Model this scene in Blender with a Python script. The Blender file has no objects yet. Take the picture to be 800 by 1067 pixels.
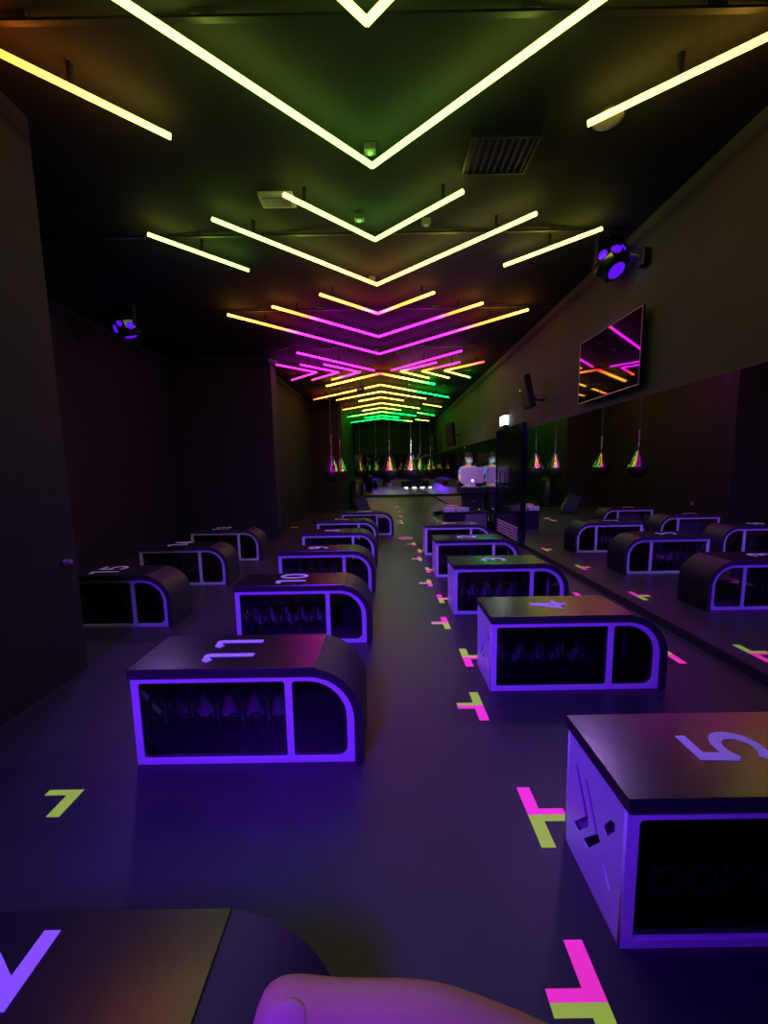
import bpy, bmesh, math, random
from mathutils import Vector, Matrix
S = bpy.context.scene
C = S.collection
PI = math.pi
R = math.radians
rnd = random.Random(7)

# ------------------------------------------------------------------ camera
CAM_F, CAM_P, CAM_Y, CAM_R, CAM_H = 395.65, 0.1134, -0.0012, 0.0166, 1.42
def cam_axes():
    fw = Vector((math.sin(CAM_Y)*math.cos(CAM_P), math.cos(CAM_Y)*math.cos(CAM_P), -math.sin(CAM_P)))
    rt = Vector((math.cos(CAM_Y), -math.sin(CAM_Y), 0))
    dn = fw.cross(rt)
    r2 = math.cos(CAM_R)*rt + math.sin(CAM_R)*dn
    d2 = -math.sin(CAM_R)*rt + math.cos(CAM_R)*dn
    return r2, d2, fw
rt_, dn_, fw_ = cam_axes()
cd = bpy.data.cameras.new('camera')
cam = bpy.data.objects.new('camera', cd); C.objects.link(cam)
M3 = Matrix((rt_, -dn_, -fw_)).transposed()
cam.matrix_world = Matrix.Translation((0, 0, CAM_H)) @ M3.to_4x4()
cd.sensor_fit = 'HORIZONTAL'; cd.sensor_width = 36.0
cd.lens = CAM_F/800*36.0
cd.clip_start = 0.01; cd.clip_end = 200
S.camera = cam

# ------------------------------------------------------------------ world, exposure
w = bpy.data.worlds.new('world'); S.world = w; w.use_nodes = True
w.node_tree.nodes['Background'].inputs[0].default_value = (0.3, 0.2, 0.5, 1)
w.node_tree.nodes['Background'].inputs[1].default_value = 0.002
S.view_settings.view_transform = 'Standard'
try: S.view_settings.look = 'None'
except Exception: pass
S.view_settings.exposure = 0.0
S.view_settings.gamma = 1.0
S.view_settings.use_curve_mapping = False
S.cycles.use_denoising = True
S.cycles.caustics_reflective = False
S.cycles.caustics_refractive = False
S.cycles.max_bounces = 8
S.cycles.sample_clamp_indirect = 4.0

# ------------------------------------------------------------------ ultraviolet lamps of the room, plus added fill lights
UV = (0.13, 0.012, 1.0)
def uv_spot(name, loc, target, power, angle, blend=0.6, size=0.12, col=UV):
    l = bpy.data.lights.new(name, 'SPOT'); l.energy = power; l.color = col
    l.spot_size = R(angle); l.spot_blend = blend; l.shadow_soft_size = size
    o = bpy.data.objects.new(name, l); C.objects.link(o)
    o.location = loc
    o.rotation_euler = (Vector(target)-Vector(loc)).to_track_quat('-Z', 'Y').to_euler()
    return o
uv_spot('ultraviolet_spot', (-1.3, -1.3, 3.2), (0.1, 3.2, 0.1), 1550, 61, 1.0, 0.42)
VIOLET_FILL = (0.50, 0.25, 1.0)  # tint of the added violet fill spots
uv_spot('violet_fill', (2.2, 3.95, 3.2), (-1.0, 5.2, 0.4), 140, 160, 1.0, 0.15, VIOLET_FILL)
uv_spot('violet_fill', (-3.3, 5.25, 3.3), (-1.0, 4.4, 0.2), 50, 150, 1.0, 0.15, VIOLET_FILL)
uv_spot('cool_fill', (0.7, 7.6, 3.45), (1.35, 11.0, 0.2), 150, 80, 1.0, 0.1, (0.62, 0.85, 1.0))  # added fill to brighten the desk corner, not a fixture of the room
uv_spot('violet_fill', (-3.6, 2.9, 3.4), (-2.5, 5.2, 0.1), 60, 120, 1.0, 0.2, VIOLET_FILL)  # added fill for the alcove bench fronts, hidden behind the near pillar
uv_spot('ultraviolet_spot', (-3.4, 5.25, 3.45), (0.9, 4.4, 0.2), 300, 50, 0.9, 0.15)
uv_spot('ultraviolet_spot', (2.2, 4.0, 3.25), (-0.1, 7.0, 0.2), 260, 75, 0.9, 0.15)

# ------------------------------------------------------------------ materials
def mat(name, col, rough=0.5, metal=0.0, spec=0.5, emit=None, estr=0.0, coat=0.0, noise=0.0, nscale=30.0, bump=0.0, bscale=200.0):
    m = bpy.data.materials.new(name); m.use_nodes = True
    nt = m.node_tree; b = nt.nodes['Principled BSDF']
    b.inputs['Base Color'].default_value = (*col, 1)
    b.inputs['Roughness'].default_value = rough
    b.inputs['Metallic'].default_value = metal
    b.inputs['Specular IOR Level'].default_value = spec
    b.inputs['Coat Weight'].default_value = coat
    if emit:
        b.inputs['Emission Color'].default_value = (*emit, 1)
        b.inputs['Emission Strength'].default_value = estr
    tc = None
    if noise or bump:
        tc = nt.nodes.new('ShaderNodeTexCoord')
    if noise:
        n = nt.nodes.new('ShaderNodeTexNoise'); n.inputs['Scale'].default_value = nscale; n.inputs['Detail'].default_value = 4
        nt.links.new(tc.outputs['Object'], n.inputs['Vector'])
        mx = nt.nodes.new('ShaderNodeMix'); mx.data_type = 'RGBA'
        mx.inputs['A'].default_value = tuple(c*(1-noise) for c in col)+(1,)
        mx.inputs['B'].default_value = tuple(min(1, c*(1+noise)) for c in col)+(1,)
        nt.links.new(n.outputs['Fac'], mx.inputs['Factor'])
        nt.links.new(mx.outputs['Result'], b.inputs['Base Color'])
    if bump:
        n2 = nt.nodes.new('ShaderNodeTexNoise'); n2.inputs['Scale'].default_value = bscale; n2.inputs['Detail'].default_value = 3
        nt.links.new(tc.outputs['Object'], n2.inputs['Vector'])
        bp = nt.nodes.new('ShaderNodeBump'); bp.inputs['Strength'].default_value = bump; bp.inputs['Distance'].default_value = 0.01
        nt.links.new(n2.outputs['Fac'], bp.inputs['Height'])
        nt.links.new(bp.outputs['Normal'], b.inputs['Normal'])
    return m

M = {}
M['floor'] = mat('rubber_floor', (0.046, 0.042, 0.048), 0.38, spec=0.38, noise=0.25, nscale=6, bump=0.08, bscale=300)
M['ceiling'] = mat('black_ceiling', (0.038, 0.038, 0.036), 0.8, spec=0.2, noise=0.3, nscale=3)
M['wall_dark'] = mat('charcoal_wall_paint', (0.030, 0.027, 0.029), 0.75, spec=0.25, noise=0.15, nscale=4)
M['wall_grey'] = mat('grey_wall_paint', (0.085, 0.078, 0.078), 0.75, spec=0.25, noise=0.1, nscale=4)
M['black'] = mat('black_plastic', (0.012, 0.012, 0.013), 0.4)
M['black_gloss'] = mat('black_gloss', (0.008, 0.008, 0.009), 0.12, spec=0.6)
M['mirror'] = mat('mirror_glass', (0.72, 0.74, 0.74), 0.0, metal=1.0)
M['white'] = mat('white_laminate', (0.78, 0.77, 0.80), 0.38, spec=0.4)
M['vinyl'] = mat('black_vinyl', (0.030, 0.026, 0.030), 0.5, spec=0.5, bump=0.05, bscale=400)
M['print'] = mat('glossy_black_pad', (0.010, 0.010, 0.012), 0.24, spec=1.0, noise=0.4, nscale=9, bump=0.05, bscale=14)
M['print'].node_tree.nodes['Principled BSDF'].inputs['IOR'].default_value = 1.75
M['number'] = mat('white_number_vinyl', (0.85, 0.83, 0.88), 0.45)
M['letters'] = mat('black_lettering', (0.006, 0.006, 0.007), 0.4)
M['backing'] = mat('pale_backing_board', (0.45, 0.43, 0.45), 0.6)
M['iron'] = mat('black_rubber_weight', (0.010, 0.010, 0.011), 0.45)
M['chrome'] = mat('chrome', (0.7, 0.7, 0.72), 0.18, metal=1.0)
M['steel'] = mat('dull_steel', (0.35, 0.35, 0.34), 0.4, metal=1.0)
M['pink'] = mat('pink_fluorescent_tape', (0.9, 0.05, 0.45), 0.6, emit=(1.0, 0.03, 0.42), estr=0.62)
M['yellow'] = mat('yellow_fluorescent_tape', (0.42, 0.70, 0.05), 0.6, emit=(0.45, 0.72, 0.05), estr=0.42)
M['uvlens'] = mat('violet_lamp_lens', (0.05, 0.02, 0.2), 0.2, emit=(0.12, 0.005, 1.0), estr=1.0)
M['lampwhite'] = mat('white_lamp', (0.8, 0.8, 0.8), 0.4, emit=(0.9, 1.0, 0.95), estr=7.0)
M['offwhite'] = mat('off_white_plastic', (0.6, 0.58, 0.52), 0.5)
M['skin'] = mat('skin', (0.74, 0.36, 0.22), 0.5, noise=0.06, nscale=60)
M['skin'].node_tree.nodes['Principled BSDF'].inputs['Subsurface Weight'].default_value = 0.0
M['nail'] = mat('fingernail', (0.74, 0.37, 0.29), 0.4, spec=0.4)
M['blue_shirt'] = mat('blue_tee', (0.25, 0.42, 0.88), 0.8, noise=0.1)
M['trousers'] = mat('blue_trousers', (0.08, 0.05, 0.35), 0.8)
M['hair'] = mat('dark_hair', (0.010, 0.008, 0.008), 0.6, bump=0.3, bscale=80)
M['mask'] = mat('pale_blue_mask', (0.45, 0.65, 0.80), 0.8)
M['foil'] = mat('shiny_bag_foil', (0.75, 0.75, 0.78), 0.16, metal=1.0, bump=0.5, bscale=18)
M['bagblack'] = mat('black_bag_leather', (0.015, 0.014, 0.016), 0.35)
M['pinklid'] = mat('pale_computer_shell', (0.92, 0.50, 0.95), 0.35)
M['paper'] = mat('white_paper', (0.7, 0.66, 0.8), 0.7)
M['pinkcloth'] = mat('pink_cloth', (0.75, 0.25, 0.35), 0.8)
M['greypanel'] = mat('grey_panel', (0.20, 0.17, 0.20), 0.6)
M['sand'] = mat('pale_strip', (0.55, 0.48, 0.36), 0.6)

def glass_mat():
    m = bpy.data.materials.new('smoked_acrylic'); m.use_nodes = True
    nt = m.node_tree; nt.nodes.clear()
    out = nt.nodes.new('ShaderNodeOutputMaterial')
    tr = nt.nodes.new('ShaderNodeBsdfTransparent'); tr.inputs[0].default_value = (0.80, 0.79, 0.81, 1)
    gl = nt.nodes.new('ShaderNodeBsdfGlossy'); gl.inputs['Roughness'].default_value = 0.05
    fr = nt.nodes.new('ShaderNodeFresnel'); fr.inputs[0].default_value = 1.4
    mx = nt.nodes.new('ShaderNodeMixShader')
    nt.links.new(fr.outputs[0], mx.inputs[0]); nt.links.new(tr.outputs[0], mx.inputs[1]); nt.links.new(gl.outputs[0], mx.inputs[2])
    nt.links.new(mx.outputs[0], out.inputs[0])
    return m
M['glass'] = glass_mat()

def led_mat():
    m = bpy.data.materials.new('led_tube'); m.use_nodes = True
    nt = m.node_tree; nt.nodes.clear()
    out = nt.nodes.new('ShaderNodeOutputMaterial')
    em = nt.nodes.new('ShaderNodeEmission')
    at = nt.nodes.new('ShaderNodeAttribute'); at.attribute_name = 'led_colour'
    em.inputs['Strength'].default_value = LED_STRENGTH
    nt.links.new(at.outputs['Color'], em.inputs['Color']); nt.links.new(em.outputs[0], out.inputs[0])
    m.cycles.emission_sampling = 'FRONT'
    return m
LED_STRENGTH = 11.0
M['led'] = led_mat()

# ------------------------------------------------------------------ mesh helpers
class MB:
    def __init__(s): s.bm = bmesh.new()
    def box(s, x0, x1, y0, y1, z0, z1, mtx=None, bev=0.0):
        r = bmesh.ops.create_cube(s.bm, size=1)
        vs = r['verts']
        for v in vs:
            v.co = Vector(((x0+x1)/2+v.co.x*(x1-x0), (y0+y1)/2+v.co.y*(y1-y0), (z0+z1)/2+v.co.z*(z1-z0)))
        if bev:
            es = list({e for v in vs for e in v.link_edges})
            r2 = bmesh.ops.bevel(s.bm, geom=es, offset=bev, segments=2, affect='EDGES', profile=0.5)
            vs = list({v for f in r2['faces'] for v in f.verts} | {v for v in vs if v.is_valid})
        if mtx:
            for v in vs: v.co = mtx @ v.co
        return s
    def lathe(s, prof, seg=24, loc=(0,0,0), mtx=None):
        rings = []
        for r, z in prof:
            ring = []
            for i in range(seg):
                a = 2*PI*i/seg
                p = Vector((r*math.cos(a), r*math.sin(a), z))
                if mtx: p = mtx @ p
                ring.append(s.bm.verts.new(p+Vector(loc)))
            rings.append(ring)
        for a, b in zip(rings, rings[1:]):
            for i in range(seg):
                s.bm.faces.new((a[i], a[(i+1) % seg], b[(i+1) % seg], b[i]))
        s.bm.faces.new(list(reversed(rings[0]))); s.bm.faces.new(rings[-1])
        return s
    def tube(s, pts, r, seg=8, cap=True):
        pts = [Vector(p) for p in pts]; rings = []
        rr = r if isinstance(r, (list, tuple)) else [r]*len(pts)
        for i, p in enumerate(pts):
            t = (pts[min(i+1, len(pts)-1)]-pts[max(i-1, 0)]).normalized()
            up = Vector((0,0,1)) if abs(t.z) < 0.95 else Vector((1,0,0))
            a = t.cross(up).normalized(); b = a.cross(t).normalized()
            rings.append([s.bm.verts.new(p+rr[i]*(math.cos(2*PI*k/seg+PI/seg)*a+math.sin(2*PI*k/seg+PI/seg)*b)) for k in range(seg)])
        for a, b in zip(rings, rings[1:]):
            for i in range(seg):
                s.bm.faces.new((a[i], a[(i+1) % seg], b[(i+1) % seg], b[i]))
        if cap:
            s.bm.faces.new(list(reversed(rings[0]))); s.bm.faces.new(rings[-1])
        return s
    def prism(s, poly, t0, t1, fn):
        """poly: 2D outline; fn(u,v,t) -> point; solid between t0 and t1"""
        a = [s.bm.verts.new(fn(u, v, t0)) for u, v in poly]
        b = [s.bm.verts.new(fn(u, v, t1)) for u, v in poly]
        n = len(poly)
        s.bm.faces.new(list(reversed(a))); s.bm.faces.new(b)
        for i in range(n):
            s.bm.faces.new((a[i], a[(i+1) % n], b[(i+1) % n], b[i]))
        return s
    def ribbon(s, pts, wd, t0, t1, fn, closed=False):
        P = [Vector(p) for p in pts]; n = len(P); L = []; Rr = []
        for i in range(n):
            if closed: d0 = (P[i]-P[i-1]).normalized(); d1 = (P[(i+1) % n]-P[i]).normalized()
            else:
                d0 = (P[i]-P[i-1]).normalized() if i else (P[1]-P[0]).normalized()
                d1 = (P[i+1]-P[i]).normalized() if i < n-1 else d0
            n0 = Vector((-d0.y, d0.x)); n1 = Vector((-d1.y, d1.x)); m = (n0+n1)
            m = m.normalized() if m.length > 1e-6 else n0
            k = min(2.0, 1/max(0.3, m.dot(n0)))
            L.append(P[i]+m*wd/2*k); Rr.append(P[i]-m*wd/2*k)
        V = [[s.bm.verts.new(fn(p.x, p.y, t)) for p in Q] for Q in (L, Rr) for t in (t0, t1)]
        l0, l1, r0, r1 = V
        for i in range(n if closed else n-1):
            j = (i+1) % n
            s.bm.faces.new((l1[i], r1[i], r1[j], l1[j])); s.bm.faces.new((l0[i], l0[j], r0[j], r0[i]))
            s.bm.faces.new((l0[i], l1[i], l1[j], l0[j])); s.bm.faces.new((r0[i], r0[j], r1[j], r1[i]))
        if not closed:
            s.bm.faces.new((l0[0], r0[0], r1[0], l1[0])); s.bm.faces.new((l0[-1], l1[-1], r1[-1], r0[-1]))
        return s
    def build(s, name, m, parent=None, smooth=False, loc=None):
        bmesh.ops.recalc_face_normals(s.bm, faces=s.bm.faces)
        me = bpy.data.meshes.new(name); s.bm.to_mesh(me); s.bm.free()
        return link(name, me, m, parent, smooth, loc)

def link(name, me, m, parent=None, smooth=False, loc=None):
    if m is not None:
        me.materials.clear(); me.materials.append(m)
    if smooth:
        for p in me.polygons: p.use_smooth = True
        try: me.set_sharp_from_angle(angle=R(40))
        except Exception: pass
    o = bpy.data.objects.new(name, me); C.objects.link(o)
    if parent: o.parent = parent
    if loc: o.location = loc
    return o

def plate(outlines, depth, fn, bev=0.0):
    """filled 2D outline with holes, given thickness; fn(u,v,t) maps into 3D; returns mesh data"""
    cu = bpy.data.curves.new('tmp', 'CURVE'); cu.dimensions = '2D'; cu.fill_mode = 'BOTH'
    cu.extrude = depth/2-bev; cu.bevel_depth = bev; cu.bevel_resolution = 1; cu.offset = -bev
    for ol in outlines:
        sp = cu.splines.new('POLY'); sp.points.add(len(ol)-1); sp.use_cyclic_u = True
        for p, (u, v) in zip(sp.points, ol): p.co = (u, v, 0, 1)
    o = bpy.data.objects.new('tmp', cu); C.objects.link(o)
    bpy.context.view_layer.update()
    dg = bpy.context.evaluated_depsgraph_get()
    me = bpy.data.meshes.new_from_object(o.evaluated_get(dg))
    bpy.data.objects.remove(o); bpy.data.curves.remove(cu)
    for v in me.vertices: v.co = fn(v.co.x, v.co.y, v.co.z+depth/2)
    bm = bmesh.new(); bm.from_mesh(me)
    bmesh.ops.remove_doubles(bm, verts=bm.verts, dist=1e-5)
    bmesh.ops.recalc_face_normals(bm, faces=bm.faces); bm.to_mesh(me); bm.free()
    return me

def arc(cx, cy, r, a0, a1, n=8):
    return [(cx+r*math.cos(R(a0+(a1-a0)*i/n)), cy+r*math.sin(R(a0+(a1-a0)*i/n))) for i in range(n+1)]

def tag(o, label=None, cat=None, group=None, kind=None):
    if label: o['label'] = label
    if cat: o['category'] = cat
    if group: o['group'] = group
    if kind: o['kind'] = kind
    return o
def thing(name, label, cat, loc=(0,0,0), rz=0.0, group=None):
    o = bpy.data.objects.new(name, None); C.objects.link(o)
    o.location = loc; o.rotation_euler = (0, 0, rz); o.empty_display_size = 0.1
    return tag(o, label, cat, group)
def copy_tree(root):
    kids = {}
    for ob in bpy.data.objects:
        if ob.parent: kids.setdefault(ob.parent.name, []).append(ob)
    def rec(o, parent):
        c = o.copy(); C.objects.link(c)
        if parent: c.parent = parent
        for ch in kids.get(o.name, []): rec(ch, c)
        return c
    return rec(root, None)
def struct(name, m, *boxes):
    b = MB()
    for x in boxes: b.box(*x)
    o = b.build(name, m); o['kind'] = 'structure'; return o

# ------------------------------------------------------------------ the room
ZC = 3.65; XM = 2.43; YF = 19.25
struct('floor', M['floor'], (-4.6, 2.75, -2.2, YF+0.2, -0.12, 0.0))
struct('ceiling', M['ceiling'], (-4.6, 2.75, -2.2, YF+0.2, ZC, ZC+0.12))
struct('wall_right', M['wall_grey'], (XM+0.02, XM+0.22, -2.2, YF+0.2, 0, ZC))
struct('wall_far', M['wall_dark'], (-4.6, XM+0.02, YF+0.02, YF+0.2, 0, ZC))
struct('wall_back', M['wall_dark'], (-4.6, XM+0.02, -2.2, -2.05, 0, ZC))
struct('wall_left', M['wall_dark'], (-4.6, -4.25, 2.65, 7.75, 0, ZC))
struct('wall_left_near', M['wall_dark'], (-4.6, -2.2, -2.05, 2.65, 0, ZC))
struct('wall_left_middle', M['wall_dark'], (-4.6, -2.2, 7.75, 8.12, 0, ZC))
struct('wall_left_passage', M['wall_dark'], (-4.6, -2.47, 8.12, 13.2, 0, ZC))
struct('wall_left_far', M['wall_dark'], (-4.6, -1.42, 13.2, YF+0.02, 0, ZC))
struct('trim_right', M['black'], (XM-0.012, XM+0.02, -2.05, 6.62, 0, 0.075), (XM-0.012, XM+0.02, 8.14, YF+0.02, 0, 0.075))
struct('trim_far', M['black'], (-1.42, XM-0.012, YF-0.015, YF+0.02, 0, 0.10))
# mirrors
def mirror(name, label, x0, x1, y0, y1, z0, z1):
    t = thing(name, label, 'mirror', ((x0+x1)/2, (y0+y1)/2, z0), 0, 'wall mirrors')
    b = MB().box(-(x1-x0)/2, (x1-x0)/2, -(y1-y0)/2, (y1-y0)/2, 0, z1-z0)
    b.build('mirror_sheet', M['mirror'], t)
    return t
mirror('wall_mirror', 'long wall mirror on the right reflecting the numbered benches, under the television', XM, XM+0.019, -2.04, 6.6, 0.076, 2.05)
mirror('wall_mirror', 'wall mirror behind the person in blue, beyond the black door', XM, XM+0.019, 8.16, YF-0.02, 0.076, 2.05)
mirror('wall_mirror', 'mirror across the far end wall reflecting the hanging bags', -1.415, XM-0.005, YF, YF+0.019, 0.101, 2.12)

# ------------------------------------------------------------------ door in the mirror wall
d = tag(thing('door_1', 'glossy black door set between the wall mirrors under the lit exit sign', 'door', (XM, 7.38, 0)), kind='structure')
fx = MB()
fx.box(-0.05, 0.018, -0.76, -0.70, 0, 2.17); fx.box(-0.05, 0.018, 0.70, 0.76, 0, 2.17); fx.box(-0.05, 0.018, -0.70, 0.70, 2.11, 2.17)
fx.build('door_frame', M['black_gloss'], d)
lf = MB().box(-0.035, 0.01, -0.695, 0.695, 0.01, 2.105, bev=0.004).build('door_leaf', M['black_gloss'], d)
h = MB()
h.tube([(-0.035, 0.33, 1.02), (-0.085, 0.33, 1.02), (-0.085, 0.33, 1.32), (-0.035, 0.33, 1.32)], 0.012)
h.build('door_handle', M['chrome'], d)
lv = MB()  # pale horizontal slats across the foot of the door leaf
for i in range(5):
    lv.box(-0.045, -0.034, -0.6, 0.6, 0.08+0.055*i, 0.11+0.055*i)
lv.build('pale_slats', mat('pale_slat_finish', (0.75, 0.65, 0.78), 0.5), d)

# ------------------------------------------------------------------ bench
L, H, W = 1.064, 0.45, 0.346
RO = 0.22
front = lambda y0: (lambda u, v, t: Vector((u, y0+t, v)))
def frame_outlines():
    outer = [(0, 0), (L, 0), (L, H-RO)] + arc(L-RO, H-RO, RO, 0, 90, 12)[1:] + [(0, H)]
    def rr(x0, x1, z0, z1, r=(0.015,)*4):   # radii BL BR TR TL
        return (arc(x0+r[0], z0+r[0], r[0], 180, 270, 5)+arc(x1-r[1], z0+r[1], r[1], 270, 360, 5)
                + arc(x1-r[2], z1-r[2], r[2], 0, 90, 10)+arc(x0+r[3], z1-r[3], r[3], 90, 180, 5))
    w1 = rr(0.037, 0.735, 0.030, H-0.030)
    w2 = rr(0.770, L-0.036, 0.030, H-0.030, (0.015, 0.05, RO-0.034, 0.015))
    return outer, w1, w2
OUT, W1, W2 = frame_outlines()

def glyphs(): # lettering on the big window, (u along X, v along Z) unit height 1
    o = lambda cx: arc(cx, 0.5, 0.42, 0, 360, 20)[:-1]
    return [
        ('open', [(0.06, 1.0), (0.06, 0.08)]), ('ring', o(0.50)),
        ('ring', o(1.62)),
        ('open', [(2.25, 0.92), (2.62, 0.5), (2.25, 0.08)]), ('open', [(3.02, 0.92), (2.65, 0.5), (3.02, 0.08)]),
        ('open', [(3.42, 0.92), (3.42, 0.08)]),
        ('open', arc(4.25, 0.5, 0.42, 50, 310, 16)),
        ('ring', o(5.30))]
def smooth(pts, it=2):
    for _ in range(it):
        q = [pts[0]]
        for a, b in zip(pts, pts[1:]):
            q += [(0.75*a[0]+0.25*b[0], 0.75*a[1]+0.25*b[1]), (0.25*a[0]+0.75*b[0], 0.25*a[1]+0.75*b[1])]
        pts = q+[pts[-1]]
    return pts
DIG = {
 '1': [[(0.30, 0.0), (0.30, 0.93)], [(0.34, 0.93), (0.12, 0.90), (0.06, 0.80)]],
 '2': [[(0.05, 0.74), (0.10, 0.86), (0.25, 0.93), (0.40, 0.87), (0.45, 0.72), (0.40, 0.56), (0.10, 0.09)], [(0.02, 0.07), (0.49, 0.07)]],
 '3': [[(0.05, 0.80), (0.13, 0.90), (0.26, 0.93), (0.41, 0.84), (0.42, 0.66), (0.30, 0.53), (0.18, 0.51)], [(0.30, 0.51), (0.44, 0.40), (0.45, 0.22), (0.36, 0.10), (0.22, 0.07), (0.05, 0.17)]],
 '4': [[(0.32, 0.0), (0.32, 0.96)], [(0.31, 0.95), (0.05, 0.28), (0.54, 0.28)]],
 '5': [[(0.46, 0.93), (0.09, 0.93), (0.07, 0.50)], [(0.03, 0.51), (0.15, 0.585), (0.30, 0.58), (0.43, 0.47), (0.46, 0.30), (0.41, 0.15), (0.28, 0.07), (0.15, 0.08), (0.03, 0.17)]],
 '6': [[(0.40, 0.88), (0.24, 0.93), (0.09, 0.75), (0.06, 0.40), (0.10, 0.18), (0.25, 0.07), (0.40, 0.14), (0.45, 0.30), (0.38, 0.47), (0.24, 0.52), (0.10, 0.44)]],
 '7': [[(0.04, 0.93), (0.47, 0.93), (0.18, 0.0)]],
 '8': [[(0.25, 0.52), (0.10, 0.60), (0.08, 0.78), (0.16, 0.90), (0.25, 0.93), (0.34, 0.90), (0.42, 0.78), (0.40, 0.60), (0.25, 0.52)], [(0.25, 0.50), (0.08, 0.40), (0.05, 0.24), (0.12, 0.10), (0.25, 0.06), (0.38, 0.10), (0.45, 0.24), (0.42, 0.40), (0.25, 0.50)]],
 '9': [[(0.40, 0.55), (0.26, 0.48), (0.12, 0.53), (0.05, 0.69), (0.10, 0.86), (0.25, 0.93), (0.40, 0.84), (0.44, 0.60), (0.40, 0.25), (0.27, 0.07), (0.10, 0.11)]],
 '0': [[(0.25, 0.93), (0.10, 0.84), (0.05, 0.64), (0.05, 0.36), (0.10, 0.16), (0.25, 0.07), (0.40, 0.16), (0.45, 0.36), (0.45, 0.64), (0.40, 0.84), (0.25, 0.93)]],
}
NH = 0.25
def number_mesh(txt, name, parent, ztop):
    b = MB(); k = 0
    adv = 0.60
    tw = (len(txt)-1)*adv + 0.5
    for i, ch in enumerate(txt):
        for st in DIG[ch]:
            u0 = i*adv - tw/2
            z0 = ztop + 0.0004*k; k += 1
            b.ribbon([(u0+u, v) for u, v in (smooth(st) if len(st) >= 5 else st)], 0.135, z0, z0+0.0012,
                     lambda u, v, t: Vector((0.305+(1-v)*NH, W/2+0.01+u*NH, t)))
    return b.build(name, M['number'], parent)

def make_bench():
    root = thing('training_bench', 'x', 'bench')
    link('front_panel', plate([OUT, W1, W2], 0.014, front(0.0), 0.0015), M['white'], root)
    link('back_panel', plate([OUT, W1, W2], 0.014, front(W-0.014), 0.0015), M['white'], root)
    # left end panel with cut-out slots of the maker's arrow mark: (u: back->front, v: height)
    def q(*pts): return [(u-0.014, v) for u, v in pts]
    slots = [
        q((0.053, 0.350), (0.070, 0.362), (0.150, 0.243), (0.158, 0.207), (0.090, 0.116), (0.056, 0.122), (0.128, 0.215)),
        q((0.120, 0.348), (0.136, 0.362), (0.211, 0.239), (0.226, 0.222), (0.156, 0.120), (0.121, 0.122), (0.194, 0.218)),
        q((0.230, 0.285), (0.270, 0.348), (0.293, 0.356), (0.295, 0.333), (0.250, 0.265)),
        q((0.230, 0.186), (0.245, 0.194), (0.289, 0.120), (0.276, 0.114))]
    ol = [(0.0, 0.0), (W-0.028, 0.0), (W-0.028, H), (0.0, H)]
    link('end_panel', plate([ol]+slots, 0.012, lambda u, v, t: Vector((t, W-0.014-u, v))), M['white'], root)
    # upholstered wrap: over the top and down the rounded end
    T = 0.042
    po = [(-0.004, H+T), (L-RO, H+T)] + arc(L-RO, H-RO, RO+T, 90, 0, 14)[1:] + [(L+T, 0.006)]
    pi = [(L+0.001, 0.006), (L+0.001, H-RO)] + arc(L-RO, H-RO, RO+0.001, 0, 90, 14)[1:] + [(-0.004, H+0.001)]
    b = MB().prism(po+pi, -0.012, W+0.012, lambda u, v, t: Vector((u, t, v)))
    es = [e for e in b.bm.edges if len(e.link_faces) == 2 and e.calc_face_angle(0) > R(50)]
    bmesh.ops.recalc_face_normals(b.bm, faces=b.bm.faces)
    bmesh.ops.bevel(b.bm, geom=es, offset=0.007, segments=3, affect='EDGES', profile=0.5)
    b.build('cushion', M['vinyl'], root, True)
    MB().box(-0.006, 0.885, -0.010, W+0.010, H+T-0.002, H+T+0.004, bev=0.0018).build('top_pad', M['print'], root)
    b = MB()
    b.box(0.014, L-0.004, 0.015, W-0.015, 0.004, 0.030)
    b.build('base_board', M['black'], root)
    MB().box(0.742, 0.762, 0.015, W-0.03, 0.031, H-0.004).build('divider', M['black'], root)
    MB().box(0.030, 0.741, W-0.028, W-0.016, 0.031, H-0.004).build('backing_board', M['backing'], root)
    MB().box(0.763, L-0.03, W-0.028, W-0.016, 0.031, H-0.13).build('dark_backing_board', M['black'], root)
    b = MB()
    lh = 0.098
    for kind, pts in glyphs():
        b.ribbon([(0.088+p[0]*lh*0.965, 0.163+p[1]*lh) for p in pts], 0.012, 0.0115, 0.0135, front(0.0), kind == 'ring')
    b.build('lettering', M['letters'], root)
    for x0, x1 in ((0.034, 0.738), (0.767, L-0.034)):
        ol = W1 if x0 < 0.5 else W2
        c = (sum(p[0] for p in ol)/len(ol), sum(p[1] for p in ol)/len(ol))
        link('window_pane', plate([[(c[0]+(p[0]-c[0])*1.004, c[1]+(p[1]-c[1])*1.004) for p in ol]], 0.002, front(0.0140)), M['glass'], root)
    return root

XA, YA, XC, YC, XB, YB, SP = -0.1617, 1.7065, 0.6559, 2.2746, -2.01, 3.3776, 1.2807
BENCH = {12: (XA-L, YA-SP-0.072), 11: (XA-L, YA), 10: (XA-L, YA+SP), 9: (XA-L, YA+2*SP), 8: (XA-L, YA+3*SP), 7: (XA-L, YA+4*SP),
         6: (0.147-L, YA+5*SP), 15: (XB-L, YB), 14: (XB-L, YB+SP), 13: (XB-L, YB+2*SP),
         5: (0.672, 0.967), 4: (XC, YC), 3: (XC, YC+SP), 2: (XC, YC+2*SP), 1: (XC, YC+3*SP)}
proto = make_bench()
first = True
BROOT = {}
extra = {5: 'at the right edge', 11: 'nearest whole one on the left side', 12: 'cut by the bottom left corner', 15: 'in the left alcove', 14: 'in the left alcove',
         13: 'in the left alcove', 6: 'at the far end of the left row', 1: 'at the far end of the right row', 4: 'in the right row', 3: 'in the right row', 2: 'in the right row'}
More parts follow.
